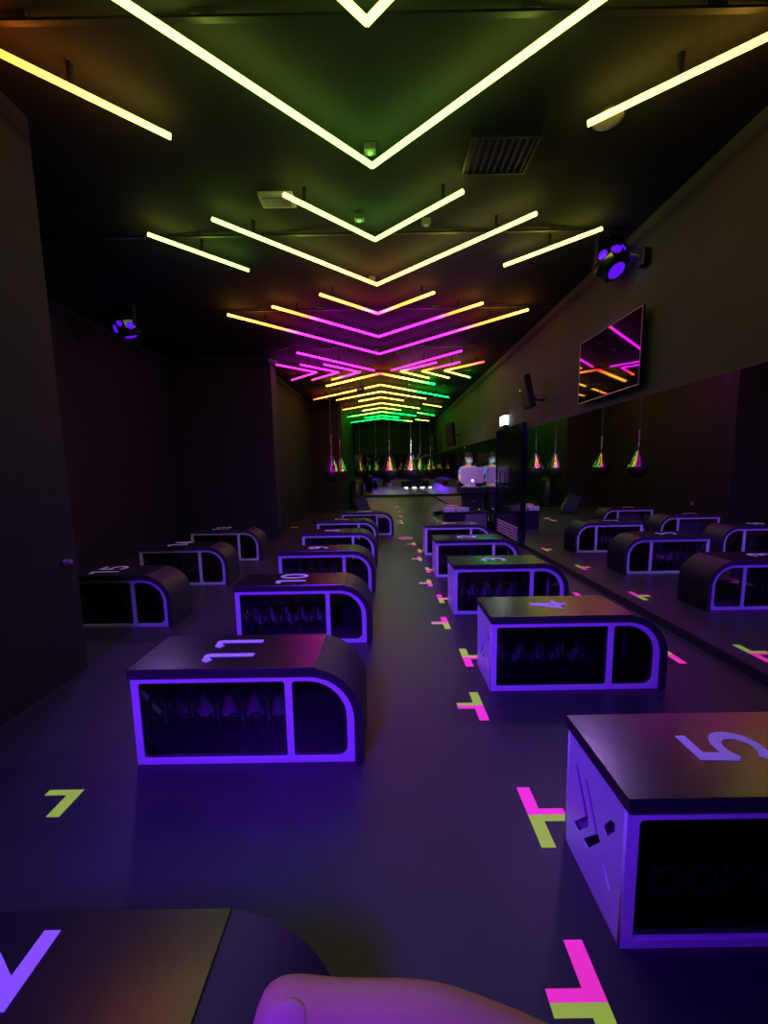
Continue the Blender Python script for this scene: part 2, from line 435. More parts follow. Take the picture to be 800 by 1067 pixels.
for n, (x, y) in BENCH.items():
    o = proto if first else copy_tree(proto)
    first = False
    o.location = (x, y, 0)
    o['label'] = f'black padded white-framed bench marked {n} on top, {extra.get(n, "in the row left of the aisle")}'
    o['group'] = 'numbered training benches'
    BROOT[n] = o
for n, o in BROOT.items():
    nm = number_mesh(str(n), 'number', o, H+0.042+0.0042)
    nm['label'] = f'white number {n}'

# ------------------------------------------------------------------ dumbbells standing inside the benches
def make_dumbbell():
    r = thing('dumbbell', 'x', 'dumbbell')
    def hexhead(z0, z1):
        return [(0.034, z0), (0.052, z0+0.014), (0.054, z0+0.03), (0.054, z1-0.03), (0.052, z1-0.014), (0.034, z1)]
    MB().lathe(hexhead(0, 0.118), 14).build('weight_head', M['iron'], r, True)
    MB().lathe(hexhead(0.252, 0.37), 14).build('weight_head', M['iron'], r, True)
    MB().lathe([(0.014, 0.1), (0.016, 0.15), (0.0185, 0.185), (0.016, 0.22), (0.014, 0.27)], 12).build('handle', M['chrome'], r, True)
    return r
db = make_dumbbell(); firstd = True
ORD = ['first', 'second', 'third', 'fourth', 'fifth']
WORD = {1: 'one', 2: 'two', 3: 'three', 4: 'four', 5: 'five', 8: 'eight', 9: 'nine', 10: 'ten', 11: 'eleven', 13: 'thirteen', 14: 'fourteen', 15: 'fifteen'}
for n in (11, 10, 9, 8, 15, 14, 13, 5, 4, 3, 2, 1):
    bx, by = BENCH[n]
    for i in range(5):
        o = db if firstd else copy_tree(db)
        firstd = False
        o.location = (bx+0.102+0.131*i, by+0.10+0.012*rnd.uniform(-1, 1), 0.031)
        o.rotation_euler = (0, 0, rnd.uniform(0, 1))
        o['label'] = f'black upright dumbbell, {ORD[i]} from the left inside the bench marked {WORD[n]}'
        o['group'] = f'dumbbells inside bench {n}'

# ------------------------------------------------------------------ tape marks on the floor
def tape_mark(name, label, x, y, side, far, half=('far', 'near'), ln=0.135, st=0.12, wd=0.055):
    t = thing(name, label, 'tape mark', (x, y, 0), 0, 'tape marks on the floor')
    cols = {'far': far, 'near': 'yellow' if far == 'pink' else 'pink'}
    for hf in half:
        s = 1 if hf == 'far' else -1
        poly = [(-wd/2, 0), (wd/2, 0), (wd/2, s*ln), (-wd/2, s*ln)]
        b = MB()
        sg = 1 if side == 'right' else -1
        hw = 0.028
        Lp = [(sg*-wd/2, 0), (sg*(wd/2+st), 0), (sg*(wd/2+st), s*hw), (sg*wd/2, s*hw), (sg*wd/2, s*ln), (sg*-wd/2, s*ln)]
        b.prism(Lp, 0.0003, 0.0016, lambda u, v, tt: Vector((u, v, tt)))
        b.build(f'{cols[hf]}_tape', M[cols[hf]], t)
    return t
rows = [(0.855, 'left', 'pink', 'nearest, left of the front of bench 5'), (1.405, 'right', 'pink', 'stem pointing at the side of bench 5'),
        (2.13, 'left', 'yellow', 'in the aisle just before bench 4'), (2.715, 'right', 'yellow', 'touching the end of bench 4'),
        (3.36, 'left', 'pink', 'in the aisle just before bench 3'), (4.01, 'right', 'pink', 'touching the end of bench 3'),
        (4.59, 'left', 'yellow', 'in the aisle just before bench 2'), (5.2, 'right', 'yellow', 'touching the end of bench 2'),
        (5.87, 'left', 'pink', 'in the aisle just before bench 1'), (6.45, 'right', 'pink', 'touching the end of bench 1'),
        (7.05, 'left', 'yellow', 'just before the pink disc')]
for y, side, far, where in rows:
    tape_mark('floor_mark', f'pink and yellow T of floor tape {where}', 0.545 if side == 'left' else 0.595, y, side, far, st=0.10)
for y, far, n in ((2.71, 'yellow', 4), (4.0, 'pink', 3), (5.2, 'yellow', 2), (6.4, 'pink', 1)):
    tape_mark('floor_mark', f'pink and yellow T of floor tape by the right kerb past bench {n}', 2.12, y, 'left', far, st=0.10)
tape_mark('floor_mark', 'yellow-green L of floor tape alone on the dark floor left of bench 11', -1.405, 1.565, 'left', 'pink', ('near',), st=0.10)
far_marks = [(0.46, 9.86, 'left'), (0.45, 10.3, 'left'), (0.50, 11.25, 'left'), (0.50, 12.5, 'right'), (0.49, 14.1, 'left')]
for i, (x, y, s) in enumerate(far_marks):
    tape_mark('floor_mark', f'small pink and yellow tape mark far along the aisle, {ORD[i]} past the pink disc', x, y, s, 'pink' if i % 2 else 'yellow', st=0.10)
tag(MB().lathe([(0.16, 0.0003), (0.16, 0.0016)], 32).build('floor_disc', mat('faded_pink_tape', (0.6, 0.25, 0.35), 0.7, emit=(0.8, 0.12, 0.3), estr=0.12), loc=(0.43, 7.68, 0)), 'faded pink round disc stuck on the floor of the aisle', 'floor sticker')
tag(MB().box(-0.09, 0.09, -0.03, 0.03, 0.0003, 0.0016).build('floor_tape', mat('orange_tape', (0.8, 0.3, 0.05), 0.6, emit=(0.9, 0.3, 0.03), estr=0.15), loc=(-2.25, 9.4, 0)), 'short orange tape strip on the floor beyond the left pillar', 'tape mark')

# ------------------------------------------------------------------ ceiling light tubes
ZB = 3.52
YL=(0.68,0.66,0.072); GY=(0.21,0.74,0.065); OR=(1.0,0.14,0.012); RD=(1.0,0.02,0.03); MG=(0.75,0.008,0.75); PK=(1.0,0.012,0.22); GR=(0.003,1.7,0.05); TL=(0.001,1.5,0.085); YO=(0.95,0.42,0.045); OG=(1.0,0.20,0.012); LM=(0.38,0.72,0.07)
def lerp_stops(stops, t):
    for (a, ca), (b, cb) in zip(stops, stops[1:]):
        if t <= b:
            k = 0 if b == a else (t-a)/(b-a)
            return tuple(x+(y-x)*k for x, y in zip(ca, cb))
    return stops[-1][1]
def tube_part(parent, p0, p1, stops, name='light_tube', wd=0.030, ht=0.027):
    p0, p1 = Vector(p0), Vector(p1); n = 10
    ax = (p1-p0).normalized(); sd = Vector((-ax.y, ax.x, 0))
    bm = bmesh.new(); rings = []
    sec = [(-0.5, 0.15), (-0.35, -0.35), (0, -0.5), (0.35, -0.35), (0.5, 0.15), (0.5, 0.5), (-0.5, 0.5)]
    for i in range(n+1):
        c = p0.lerp(p1, i/n)
        rings.append([bm.verts.new(c+sd*a*wd+Vector((0, 0, b*ht))) for a, b in sec])
    for a, b in zip(rings, rings[1:]):
        for k in range(len(sec)):
            bm.faces.new((a[k], a[(k+1) % 7], b[(k+1) % 7], b[k]))
    bm.faces.new(rings[0]); bm.faces.new(list(reversed(rings[-1])))
    bmesh.ops.recalc_face_normals(bm, faces=bm.faces)
    me = bpy.data.meshes.new(name); bm.to_mesh(me); bm.free()
    at = me.color_attributes.new('led_colour', 'FLOAT_COLOR', 'POINT')
    for i in range(n+1):
        col = lerp_stops(stops, i/n)
        for k in range(7): at.data[i*7+k].color = (*col, 1)
    o = link(name, me, M['led'], parent)
    # suspension clip near the middle
    return o
def hanger(parent, p):
    MB().box(p[0]-0.012, p[0]+0.012, p[1]-0.012, p[1]+0.012, ht0, ZC-ZB).build('mounting_clip', M['black'], parent)
ht0 = 0.0138
GRP = 'ceiling light tubes'
def chevron(label, apex, arms, wd=0.030):
    """arms: list of (dx, dy, stops) from the apex"""
    t = thing('chevron_light', label, 'ceiling light', (apex[0], apex[1], ZB), 0, GRP)
    for dx, dy, st in arms:
        tube_part(t, (0, 0, 0), (dx, dy, 0), st, wd=wd)
        hanger(t, (dx*0.8, dy*0.8))
    return t
def bar(label, a, b, st):
    t = thing('bar_light', label, 'ceiling light', ((a[0]+b[0])/2, (a[1]+b[1])/2, ZB), 0, GRP)
    m = Vector(((a[0]+b[0])/2, (a[1]+b[1])/2))
    tube_part(t, (a[0]-m.x, a[1]-m.y, 0), (b[0]-m.x, b[1]-m.y, 0), st)
    hanger(t, (0, 0))
    return t
X0 = -0.045
A1, A2, A3 = (0.69, 0.60), (1.36, 1.19), (2.03, 1.88)
def vee(label, y, arm, sl, sr=None):
    sr = sr or sl
    chevron(label, (X0, y), [(-arm[0], -arm[1], sl), (arm[0], -arm[1], sr)])
def caret(label, y, arm, sl, sr=None, wd=0.030):
    sr = sr or sl
    chevron(label, (X0, y), [(-arm[0], arm[1], sl), (arm[0], arm[1], sr)], wd)
vee('yellow V of light tubes cut by the top edge of the photo, nearest overhead', 2.05, A1, [(0, LM), (1, YL)])
vee('large yellow-green V of light tubes whose arms run up to the top edge', 2.91, A2, [(0, GY), (0.35, LM), (1, YL)])
bar('orange-to-yellow straight ceiling tube at the upper left edge', (-1.31, 2.65), (-2.05, 2.02), [(0, YL), (0.35, YO), (0.8, OG), (1, OR)])
bar('yellow straight ceiling tube at the upper right edge', (1.30, 2.61), (2.03, 2.08), [(0, YL), (1, YO)])
vee('small green-yellow V of light tubes just beyond the large near one', 3.77, A1, [(0, GY), (0.6, LM), (1, YL)])
vee('medium V of light tubes, green-yellow arms meeting in a yellow point', 4.63, A2, [(0, YO), (0.3, YL), (1, LM)], [(0, YO), (0.3, YL), (1, YL)])
bar('lime straight ceiling tube left of the medium yellow V', (-1.39, 4.27), (-2.06, 3.63), [(0, GY), (0.4, LM), (1, YL)])
bar('yellow straight ceiling tube pointing at the violet effect lamp', (1.30, 4.26), (1.99, 3.66), [(0, YL), (1, YL)])
vee('small V of light tubes with amber ends and a red point', 5.45, A1, [(0, PK), (0.35, OR), (1, YO)])
vee('middle V of light tubes, magenta point and amber ends', 6.36, A2, [(0, MG), (0.55, MG), (0.66, RD), (0.8, OR), (1, YO)])
vee('widest V of light tubes, long magenta arms with amber tips', 7.28, A3, [(0, MG), (0.55, MG), (0.66, RD), (0.78, OG), (1, YO)])
bar('magenta straight tube slanting in from the left to the crossing point', (-0.17, 8.46), (-1.53, 7.12), [(0, MG), (1, MG)])
bar('magenta straight tube slanting in from the right to the crossing point', (0.20, 8.47), (1.45, 7.17), [(0, PK), (0.2, MG), (1, MG)])
def side(label, apex, sgn, up, low):
    chevron(label, apex, [(sgn*0.69, -0.66, up), (sgn*0.70, 0.67, low)])
side('red and yellow arrow of light tubes, innermost of the three right of the crossing', (0.40, 8.57), 1, [(0, OG), (0.3, PK), (1, MG)], [(0, OG), (0.4, YO), (1, YO)])
side('arrow of light tubes right of the crossing, pink upper arm and yellow lower', (0.87, 8.58), 1, [(0, OG), (0.4, RD), (0.8, PK), (1, MG)], [(0, OG), (0.3, YO), (1, YL)])
side('arrow of light tubes outermost right of the crossing, red arm and green tip', (1.36, 8.57), 1, [(0, YO), (0.4, OG), (1, RD)], [(0, YO), (0.6, YL), (1, GR)])
side('magenta arrow of light tubes, outermost of the three left of the crossing', (-1.42, 8.53), -1, [(0, MG), (1, MG)], [(0, MG), (0.7, PK), (1, PK)])
side('magenta arrow of light tubes with red tip, middle one left of the crossing', (-0.95, 8.56), -1, [(0, MG), (1, MG)], [(0, MG), (0.7, PK), (1, RD)])
side('magenta arrow of light tubes with orange tip, innermost left of the crossing', (-0.48, 8.57), -1, [(0, MG), (1, MG)], [(0, MG), (0.5, PK), (0.8, OR), (1, OG)])
caret('caret of light tubes at the crossing, red peak, amber left and teal right', 8.72, A2, [(0, RD), (0.2, OG), (0.5, YO), (1, YO)], [(0, RD), (0.15, OG), (0.4, YL), (0.7, GY), (0.85, GR), (1, TL)], 0.07)
caret('wide caret of light tubes, orange left tip and teal right arm', 9.86, A3, [(0, YO), (0.7, YO), (0.85, OG), (1, RD)], [(0, YO), (0.35, YL), (0.45, GR), (1, TL)])
caret('third caret of light tubes beyond the crossing, yellow with lime right tip', 10.70, A2, [(0, YL), (0.7, YO), (1, OG)], [(0, YO), (1, LM)])
caret('small yellow caret of light tubes, fourth beyond the crossing', 11.54, A1, [(0, YO), (1, YL)])
bar('amber straight tube right of the small yellow caret', (1.33, 12.85), (2.03, 13.5), [(0, tuple(c*0.5 for c in YO)), (1, tuple(c*0.5 for c in YL))])
caret('fifth caret of light tubes beyond the crossing, amber arms', 12.53, (1.36, 1.25), [(0, YO), (1, OG)], [(0, YO), (1, YL)])
caret('small yellow caret of light tubes, sixth beyond the crossing', 13.48, A1, [(0, YO), (1, YL)])
bar('green straight tube right of the sixth caret', (1.32, 14.8), (2.06, 15.6), [(0, GY), (0.5, GR), (1, TL)])
caret('seventh caret of light tubes beyond the crossing, lime left and teal right', 14.40, (1.36, 1.25), [(0, LM), (0.6, GY), (1, GR)], [(0, LM), (0.3, GR), (1, TL)])
caret('small teal caret of light tubes, next to last before the far wall', 15.45, A1, [(0, GR), (1, TL)])
bar('yellow straight tube nearest the far right corner', (1.40, 16.8), (2.06, 17.4), [(0, GR), (0.4, tuple(c*0.5 for c in YL)), (1, tuple(c*0.5 for c in YL))])
caret('last teal caret of light tubes before the far wall', 16.30, (1.36, 1.15), [(0, GR), (1, TL)], [(0, TL), (0.7, GR), (1, YO)])

# ceiling rails, vents and fittings
for i, (y, wh) in enumerate(((2.12, 'crossing behind the nearest V'), (3.85, 'crossing at the small lime V'), (5.55, 'crossing at the amber-ended small V'), (7.25, 'crossing at the widest magenta V'), (8.95, 'just past the light crossing'), (10.65, 'above the third far caret'), (12.35, 'above the fifth far caret'))):
    t = thing('ceiling_rail', f'thin metal ceiling rail {wh}', 'rail', (0, y, ZC), 0, 'ceiling rails')
    x0 = -2.1 if y > 7.6 else -4.0
    if y < 2.6: x0 = -2.15
    b = MB().box(x0, 2.40, -0.014, 0.014, -0.035, -0.022); b.build('rail_bar', M['black'], t)
    for x in (-1.75, -0.85, 0.75, 1.65):
        MB().box(x-0.05, x+0.05, -0.02, 0.02, -0.022, 0.0).build('rail_bracket', M['steel'], t)
t = thing('air_vent', 'slatted square air vent in the dark ceiling right of the near V', 'vent', (0.86, 2.98, ZC))
MB().box(-0.24, 0.24, -0.17, 0.17, -0.02, 0.0).build('vent_back', M['black'], t)
b = MB()
for x0, x1, y0, y1 in ((-0.24, 0.24, -0.17, -0.15), (-0.24, 0.24, 0.15, 0.17), (-0.24, -0.22, -0.15, 0.15), (0.22, 0.24, -0.15, 0.15)): b.box(x0, x1, y0, y1, -0.035, -0.02)
b.build('vent_frame', M['black'], t)
b = MB()
for i in range(9): b.box(-0.20+0.05*i-0.008, -0.20+0.05*i+0.008, -0.15, 0.15, -0.032, -0.02)
b.build('vent_slats', M['black'], t)
t = thing('ceiling_panel', 'small pale ceiling panel beside the left tip of the small lime V', 'panel', (-0.84, 3.40, ZC))
MB().box(-0.14, 0.14, -0.08, 0.08, -0.03, 0.0, bev=0.004).build('cover', M['offwhite'], t)
MB().box(-0.11, 0.11, -0.05, 0.05, -0.036, -0.03).build('grille', M['steel'], t)
t = thing('ceiling_speaker', 'round pale disc on the ceiling at the tip of the upper right tube', 'ceiling speaker', (1.49, 2.72, ZC))
MB().lathe([(0.085, 0.0), (0.085, -0.012), (0.075, -0.022), (0.03, -0.028)], 28).build('grille_disc', M['offwhite'], t, True)
MB().lathe([(0.098, 0.0), (0.098, -0.006), (0.086, -0.010)], 28).build('rim', M['steel'], t, True)
for x, y, lb in ((-0.06, 2.90, 'tiny square fitting at the point of the large near V'), (-0.18, 3.62, 'small grey box hung by the point of the small lime V'), (-0.10, 4.72, 'tiny fitting at the point of the medium yellow V'), (0.42, 3.70, 'tiny round fitting by the right arm of the small lime V'), (-0.10, 7.42, 'tiny box at the point of the widest magenta V'), (0.30, 7.55, 'tiny pendant box right of the widest magenta V point')):
    t = thing('ceiling_fitting', lb, 'fitting', (x, y, ZC), 0, 'ceiling fittings')
    MB().box(-0.04, 0.04, -0.03, 0.03, -0.05, 0.0, bev=0.006).build('housing', M['greypanel'], t)
    MB().lathe([(0.022, -0.05), (0.018, -0.058)], 14).build('lens', M['offwhite'], t)

# dark projector hanging at the caret
t = thing('hanging_projector', 'small dark device hanging under the wide amber and teal caret', 'projector', (-0.55, 9.9, 3.42))
MB().box(-0.10, 0.10, -0.09, 0.09, -0.06, 0.06, bev=0.02).build('housing', M['black'], t)
MB().tube([(0, 0, 0.06), (0, 0, ZC-3.42)], 0.012).build('pole', M['black'], t)
MB().lathe([(0.035, 0), (0.03, 0.02)], 14, mtx=Matrix.Rotation(PI/2, 4, 'X'), loc=(0, -0.09, 0)).build('lens', M['black_gloss'], t)

# ------------------------------------------------------------------ violet effect lamps
def effect_lamp(label, loc, rz, tilt):
    t = thing('effect_lamp', label, 'stage lamp', loc, rz, 'violet effect lamps')
    mt = Matrix.Rotation(tilt, 4, 'X')
    MB().lathe([(0.05, 0.16), (0.12, 0.13), (0.155, 0.05), (0.155, -0.05), (0.13, -0.12), (0.10, -0.14)], 8, mtx=mt).build('housing', M['black_gloss'], t)
    MB().box(-0.17, -0.155, -0.02, 0.02, -0.03, 0.2).box(0.155, 0.17, -0.02, 0.02, -0.03, 0.2).box(-0.17, 0.17, -0.02, 0.02, 0.2, 0.215).build('yoke', M['black'], t)
    MB().box(-0.05, 0.05, -0.04, 0.04, 0.215, 0.235).build('clamp', M['black'], t)
    def lens(a, z, r):
        p = Matrix.Rotation(a, 4, 'Z') @ Vector((0.146, 0, z))
        m2 = mt @ Matrix.Rotation(a, 4, 'Z') @ Matrix.Translation((0.146, 0, z)) @ Matrix.Rotation(PI/2, 4, 'Y')
        MB().lathe([(r, -0.01), (r, 0.006), (r*0.7, 0.016)], 16, mtx=m2).build('lens', M['uvlens'], t, True)
    for a, z, r in ((PI/8+PI*1.25, -0.03, 0.048), (PI/8+PI*1.5, 0.02, 0.034), (PI/8+PI*1.0, 0.0, 0.045), (PI/8+PI*1.75, -0.02, 0.045)): lens(a, z, r)
    m3 = mt @ Matrix.Translation((0, 0, -0.14))
    MB().lathe([(0.078, 0.0), (0.066, -0.012), (0.03, -0.02)], 20, mtx=m3).build('front_lens', M['uvlens'], t, True)
    return t
effect_lamp('dark effect lamp with violet lenses high on the right wall above the television', (2.26, 4.0, 3.40), 0.3, R(-38))
effect_lamp('dim violet effect lamp high in the left alcove', (-3.45, 5.4, 3.41), -0.4, R(20))
t = thing('wall_bracket', 'small dark bracket box on the right wall beside the violet effect lamp', 'bracket', (XM+0.02, 3.72, 3.3))
MB().box(-0.07, 0.0, -0.05, 0.05, -0.07, 0.07, bev=0.008).build('box', M['black'], t)
MB().tube([(-0.07, 0, 0.02), (-0.13, 0.05, 0.06)], 0.014).build('arm', M['steel'], t)

# ------------------------------------------------------------------ television
t = thing('television', 'wall-mounted black television reflecting magenta ceiling tubes', 'television', (XM-0.05, 4.165, 2.153))
TW, TH = 1.105, 0.70
b = MB().box(-0.012, 0.012, -TW/2, TW/2, 0, TH, bev=0.003)
b.build('casing', M['black'], t)
MB().box(-0.0145, -0.0125, -TW/2+0.008, TW/2-0.008, 0.014, TH-0.008).build('screen', mat('black_screen', (0.004, 0.004, 0.005), 0.03, spec=1.0), t)
b = MB()
for y0, y1, z0, z1 in ((-TW/2, TW/2, 0, 0.010), (-TW/2, TW/2, TH-0.006, TH), (-TW/2, -TW/2+0.006, 0.010, TH-0.006), (TW/2-0.006, TW/2, 0.010, TH-0.006)): b.box(-0.0165, -0.0126, y0, y1, z0, z1)
b.build('bezel', M['steel'], t)
MB().box(0.0125, 0.069, -0.2, 0.2, 0.2, 0.5).build('wall_mount', M['black'], t)
MB().box(-0.018, -0.0125, -0.03, 0.03, -0.012, 0.0).build('standby_light', M['black_gloss'], t)

# ------------------------------------------------------------------ wall loudspeakers
def speaker(label, loc, sc, rz, tilt):
    t = thing('wall_speaker', label, 'loudspeaker', loc, rz, 'wall loudspeakers')
    m = Matrix.Rotation(tilt, 4, 'X') @ Matrix.Scale(sc, 4)
    poly = [(-0.15, 0.0), (-0.10, -0.12), (0.10, -0.12), (0.15, 0.0)]
    b = MB().prism(poly, -0.30, 0.30, lambda u, v, tt: m @ Vector((u, -v-0.06, tt)))
    b.build('cabinet', M['black'], t)
    MB().box(-0.14, 0.14, -0.085, -0.062, -0.28, 0.28, mtx=m, bev=0.008).build('grille', M['vinyl'], t)
    return t
s1 = speaker('black loudspeaker on a bracket between the television and exit sign', (2.19, 5.9, 2.54), 0.82, R(-86), R(14))
MB().tube([(0.0, 0.06, -0.04), (0.0, 0.14, -0.12), (0.0, 0.255, -0.12)], 0.018).build('bracket_arm', M['black'], s1)
MB().lathe([(0.012, 0), (0.012, 0.012)], 12, mtx=Matrix.Rotation(PI/2, 4, 'X'), loc=(-0.03, -0.10, 0.02)).build('glow_spot', mat('red_tube_reflection', (0.5, 0.05, 0.03), 0.4, emit=(1, 0.15, 0.05), estr=0.8), s1)  # glowing disc stands in for a ceiling tube reflected on the cabinet
s2 = speaker('large black loudspeaker high on the far right wall over the person', (2.17, 12.3, 2.47), 1.2, R(-62), R(6))
MB().tube([(0.0, 0.1, 0.0), (0.1, 0.29, 0.0)], 0.02).build('bracket_arm', M['black'], s2)
s3 = speaker('dark loudspeaker in the far right corner', (2.17, 16.6, 2.45), 1.2, R(-62), R(4))
MB().tube([(0.0, 0.1, 0.0), (0.1, 0.29, 0.0)], 0.02).build('bracket_arm', M['black'], s3)

# exit sign
t = thing('exit_sign', 'bright white lit exit sign on the wall above the black door', 'sign', (XM+0.02, 7.72, 2.23))
MB().box(-0.07, 0.0, -0.16, 0.16, 0.0, 0.20, bev=0.006).build('sign_box', M['offwhite'], t)
MB().box(-0.074, -0.0705, -0.15, 0.15, 0.012, 0.188).box(-0.064, -0.006, -0.164, -0.1605, 0.012, 0.188).build('sign_face', M['lampwhite'], t)

# security camera on the pillar
t = thing('security_camera', 'small pale security camera at the top of the left pillar edge', 'camera', (-2.16, 7.70, 3.50))
MB().box(-0.06, 0.02, 0.0, 0.05, 0.03, 0.09, bev=0.006).build('mount', M['offwhite'], t)
MB().lathe([(0.03, -0.02), (0.036, 0.0), (0.036, 0.12), (0.03, 0.13)], 16, mtx=Matrix.Rotation(R(100), 4, 'Y'), loc=(-0.02, -0.01, 0.04)).build('camera_body', M['offwhite'], t, True)
MB().tube([(0.04, -0.01, -0.02), (0.09, -0.01, -0.05)], 0.018).build('lens_tube', M['greypanel'], t)
# pillar details
t = thing('wall_hook', 'small pale knob on the edge of the near left pillar by bench 15', 'hook', (-2.2, 2.55, 0.82))
MB().lathe([(0.02, 0.0), (0.012, 0.02), (0.02, 0.035), (0.014, 0.05)], 14, mtx=Matrix.Rotation(PI/2, 4, 'Y')).build('knob', mat('mauve_plastic', (0.35, 0.22, 0.25), 0.5), t, True)
MB().lathe([(0.026, 0.0), (0.026, 0.006)], 14, mtx=Matrix.Rotation(PI/2, 4, 'Y')).build('knob_plate', M['steel'], t)
t = thing('hanging_cable', 'thin cable with a bright plug hanging low on the wall past the left pillar', 'cable', (-2.47, 9.0, 0.2))
MB().tube([(0.015, 0, 0.28), (0.05, -0.03, 0.32), (0.08, -0.06, 0.26), (0.10, -0.08, 0.06), (0.12, -0.1, -0.19)], 0.008).build('wire', M['black'], t)
MB().box(0.0, 0.03, -0.03, 0.03, 0.24, 0.32, bev=0.004).build('plug', M['offwhite'], t)

# ------------------------------------------------------------------ hanging bags
def make_bag():
    t = thing('punching_bag', 'x', 'punching bag')
    # origin at the ceiling
    zb = -2.55
    MB().lathe([(0.03, zb), (0.13, zb+0.03), (0.205, zb+0.11), (0.225, zb+0.20), (0.215, zb+0.27)], 24).build('bag_body', M['bagblack'], t, True)
    MB().lathe([(0.216, zb+0.27), (0.20, zb+0.31), (0.14, zb+0.42), (0.075, zb+0.55), (0.045, zb+0.63), (0.04, zb+0.65)], 24).build('bag_cone', M['foil'], t, True)
    b = MB()
    for i in range(6):
        a = i*PI/3
        b.tube([(0.205*math.cos(a), 0.205*math.sin(a), zb+0.32), (0.05*math.cos(a), 0.05*math.sin(a), zb+0.66), (0, 0, zb+0.72)], 0.011, 6)
    b.build('straps', M['bagblack'], t)
    b = MB()
    for k in range(9):
        z = zb+0.72+0.045*k
        m = Matrix.Translation((0, 0, z+0.02)) @ Matrix.Rotation(PI/2*(k % 2), 4, 'Z')
        pts = [m @ Vector((0.017*math.cos(q*PI/5), 0, 0.031*math.sin(q*PI/5))) for q in range(11)]
        b.tube(pts, 0.0065, 5)
    b.build('chain', M['chrome'], t)
    MB().tube([(0, 0, zb+1.13), (0, 0, -0.03)], 0.011, 6).build('rope', mat_rope, t)
    MB().lathe([(0.05, 0.0), (0.05, -0.02), (0.02, -0.035)], 16).build('ceiling_plate', M['steel'], t)
    return t
mat_rope = mat('dark_rope', (0.05, 0.05, 0.06), 0.7)
bag = make_bag()
bags = [(-1.25, 9.2, 0, 'teardrop punching bag hanging nearest in front of the left far wall'), (-1.21, 10.7, 0, 'teardrop punching bag hanging just right behind the leftmost one'),
        (0.16, 10.5, -0.03, 'teardrop punching bag hanging alone over the middle of the aisle'), (0.74, 10.4, 0.05, 'teardrop punching bag hanging right of the aisle, nearest the person in blue'),
        (1.20, 12.5, 0, 'teardrop punching bag hanging left of the person, behind the nearer right one'), (1.78, 14.6, 0, 'far teardrop punching bag hanging close to the right mirror'),
        (-0.90, 14.5, -0.02, 'far teardrop punching bag hanging just right of the left corner'), (-0.32, 15.6, 0, 'farthest teardrop punching bag hanging left of the middle one')]
for i, (x, y, dz, lb) in enumerate(bags):
    o = bag if i == 0 else copy_tree(bag)
    o.location = (x, y, ZC); o.rotation_euler = (0, 0, i*0.7)
    o['label'] = lb; o['group'] = 'hanging punching bags'

# ------------------------------------------------------------------ leaning floor monitor at the far end of the left row
t = thing('floor_monitor', 'black wedge loudspeaker leaning on the floor behind bench 6', 'loudspeaker', (-0.52, 11.2, 0), 0.2)
mt = Matrix.Rotation(R(-22), 4, 'Y')
MB().prism([(-0.17, 0.0), (0.17, 0.0), (0.17, 0.56), (-0.17, 0.56)], -0.15, 0.15, lambda u, v, tt: mt @ Vector((u+0.0, tt, v+0.065))).build('cabinet', M['black'], t)
MB().prism([(-0.15, 0.03), (0.15, 0.03), (0.15, 0.53), (-0.15, 0.53)], -0.17, -0.151, lambda u, v, tt: mt @ Vector((u, tt, v+0.065))).build('grille', M['vinyl'], t)
MB().box(-0.13, 0.20, -0.14, 0.14, 0.0, 0.02).build('foot_plate', M['black'], t)
# standing dark bag by the far left corner
t = thing('standing_bag', 'tall dark padded bag standing by the far left corner', 'bag', (-0.98, 13.6, 0))
MB().lathe([(0.24, 0.0), (0.27, 0.03), (0.28, 0.4), (0.26, 0.85), (0.18, 1.0), (0.06, 1.05)], 24).build('bag_body', M['bagblack'], t, True)
MB().tube([(-0.06, 0, 1.04), (-0.05, 0, 1.12), (0.05, 0, 1.12), (0.06, 0, 1.04)], 0.012).build('carry_loop', M['black'], t)

# ------------------------------------------------------------------ desk corner by the right mirror
t = thing('low_cabinet', 'low black cabinet with a grey front panel in front of the desk stand', 'cabinet', (1.84, 8.70, 0))
MB().box(-0.48, 0.50, -0.18, 0.18, 0.0, 0.40, bev=0.006).build('body', M['black'], t)
MB().box(-0.01, 0.46, -0.192, -0.181, 0.04, 0.37).build('front_panel', M['greypanel'], t)
MB().box(-0.50, 0.52, -0.20, 0.20, 0.401, 0.425, bev=0.004).build('top_board', M['vinyl'], t)
def stack(name, label, cat, x, y, z, items, grp=None):
    t = thing(name, label, cat, (x, y, z), 0, grp)
    for i, (nm, m, w_, d_, z0, h_) in enumerate(items):
        MB().box(-w_/2, w_/2, -d_/2, d_/2, z0, z0+h_, bev=0.004).build(nm, m, t)
stack('tissue_box', 'violet-lit white box on the left end of the low cabinet', 'box', 1.48, 8.60, 0.425, [('carton', M['paper'], 0.24, 0.14, 0, 0.07), ('lid', M['paper'], 0.25, 0.15, 0.071, 0.014)])
stack('tissue_box', 'violet-lit white box right of the first one on the low cabinet', 'box', 1.78, 8.60, 0.425, [('carton', M['paper'], 0.26, 0.14, 0, 0.07), ('lid', M['paper'], 0.27, 0.15, 0.071, 0.014)])
stack('folded_towel', 'folded pink towel lying behind the white boxes on the low cabinet', 'towel', 1.56, 8.79, 0.425, [('lower_fold', M['pinkcloth'], 0.30, 0.18, 0, 0.07), ('upper_fold', M['pinkcloth'], 0.27, 0.17, 0.071, 0.06)])
stack('black_tray', 'dark flat tray on the low cabinet next to the pink towel', 'tray', 1.90, 8.80, 0.425, [('tray_base', M['black'], 0.30, 0.18, 0, 0.02), ('tray_rim', M['black'], 0.31, 0.19, 0.021, 0.05)])

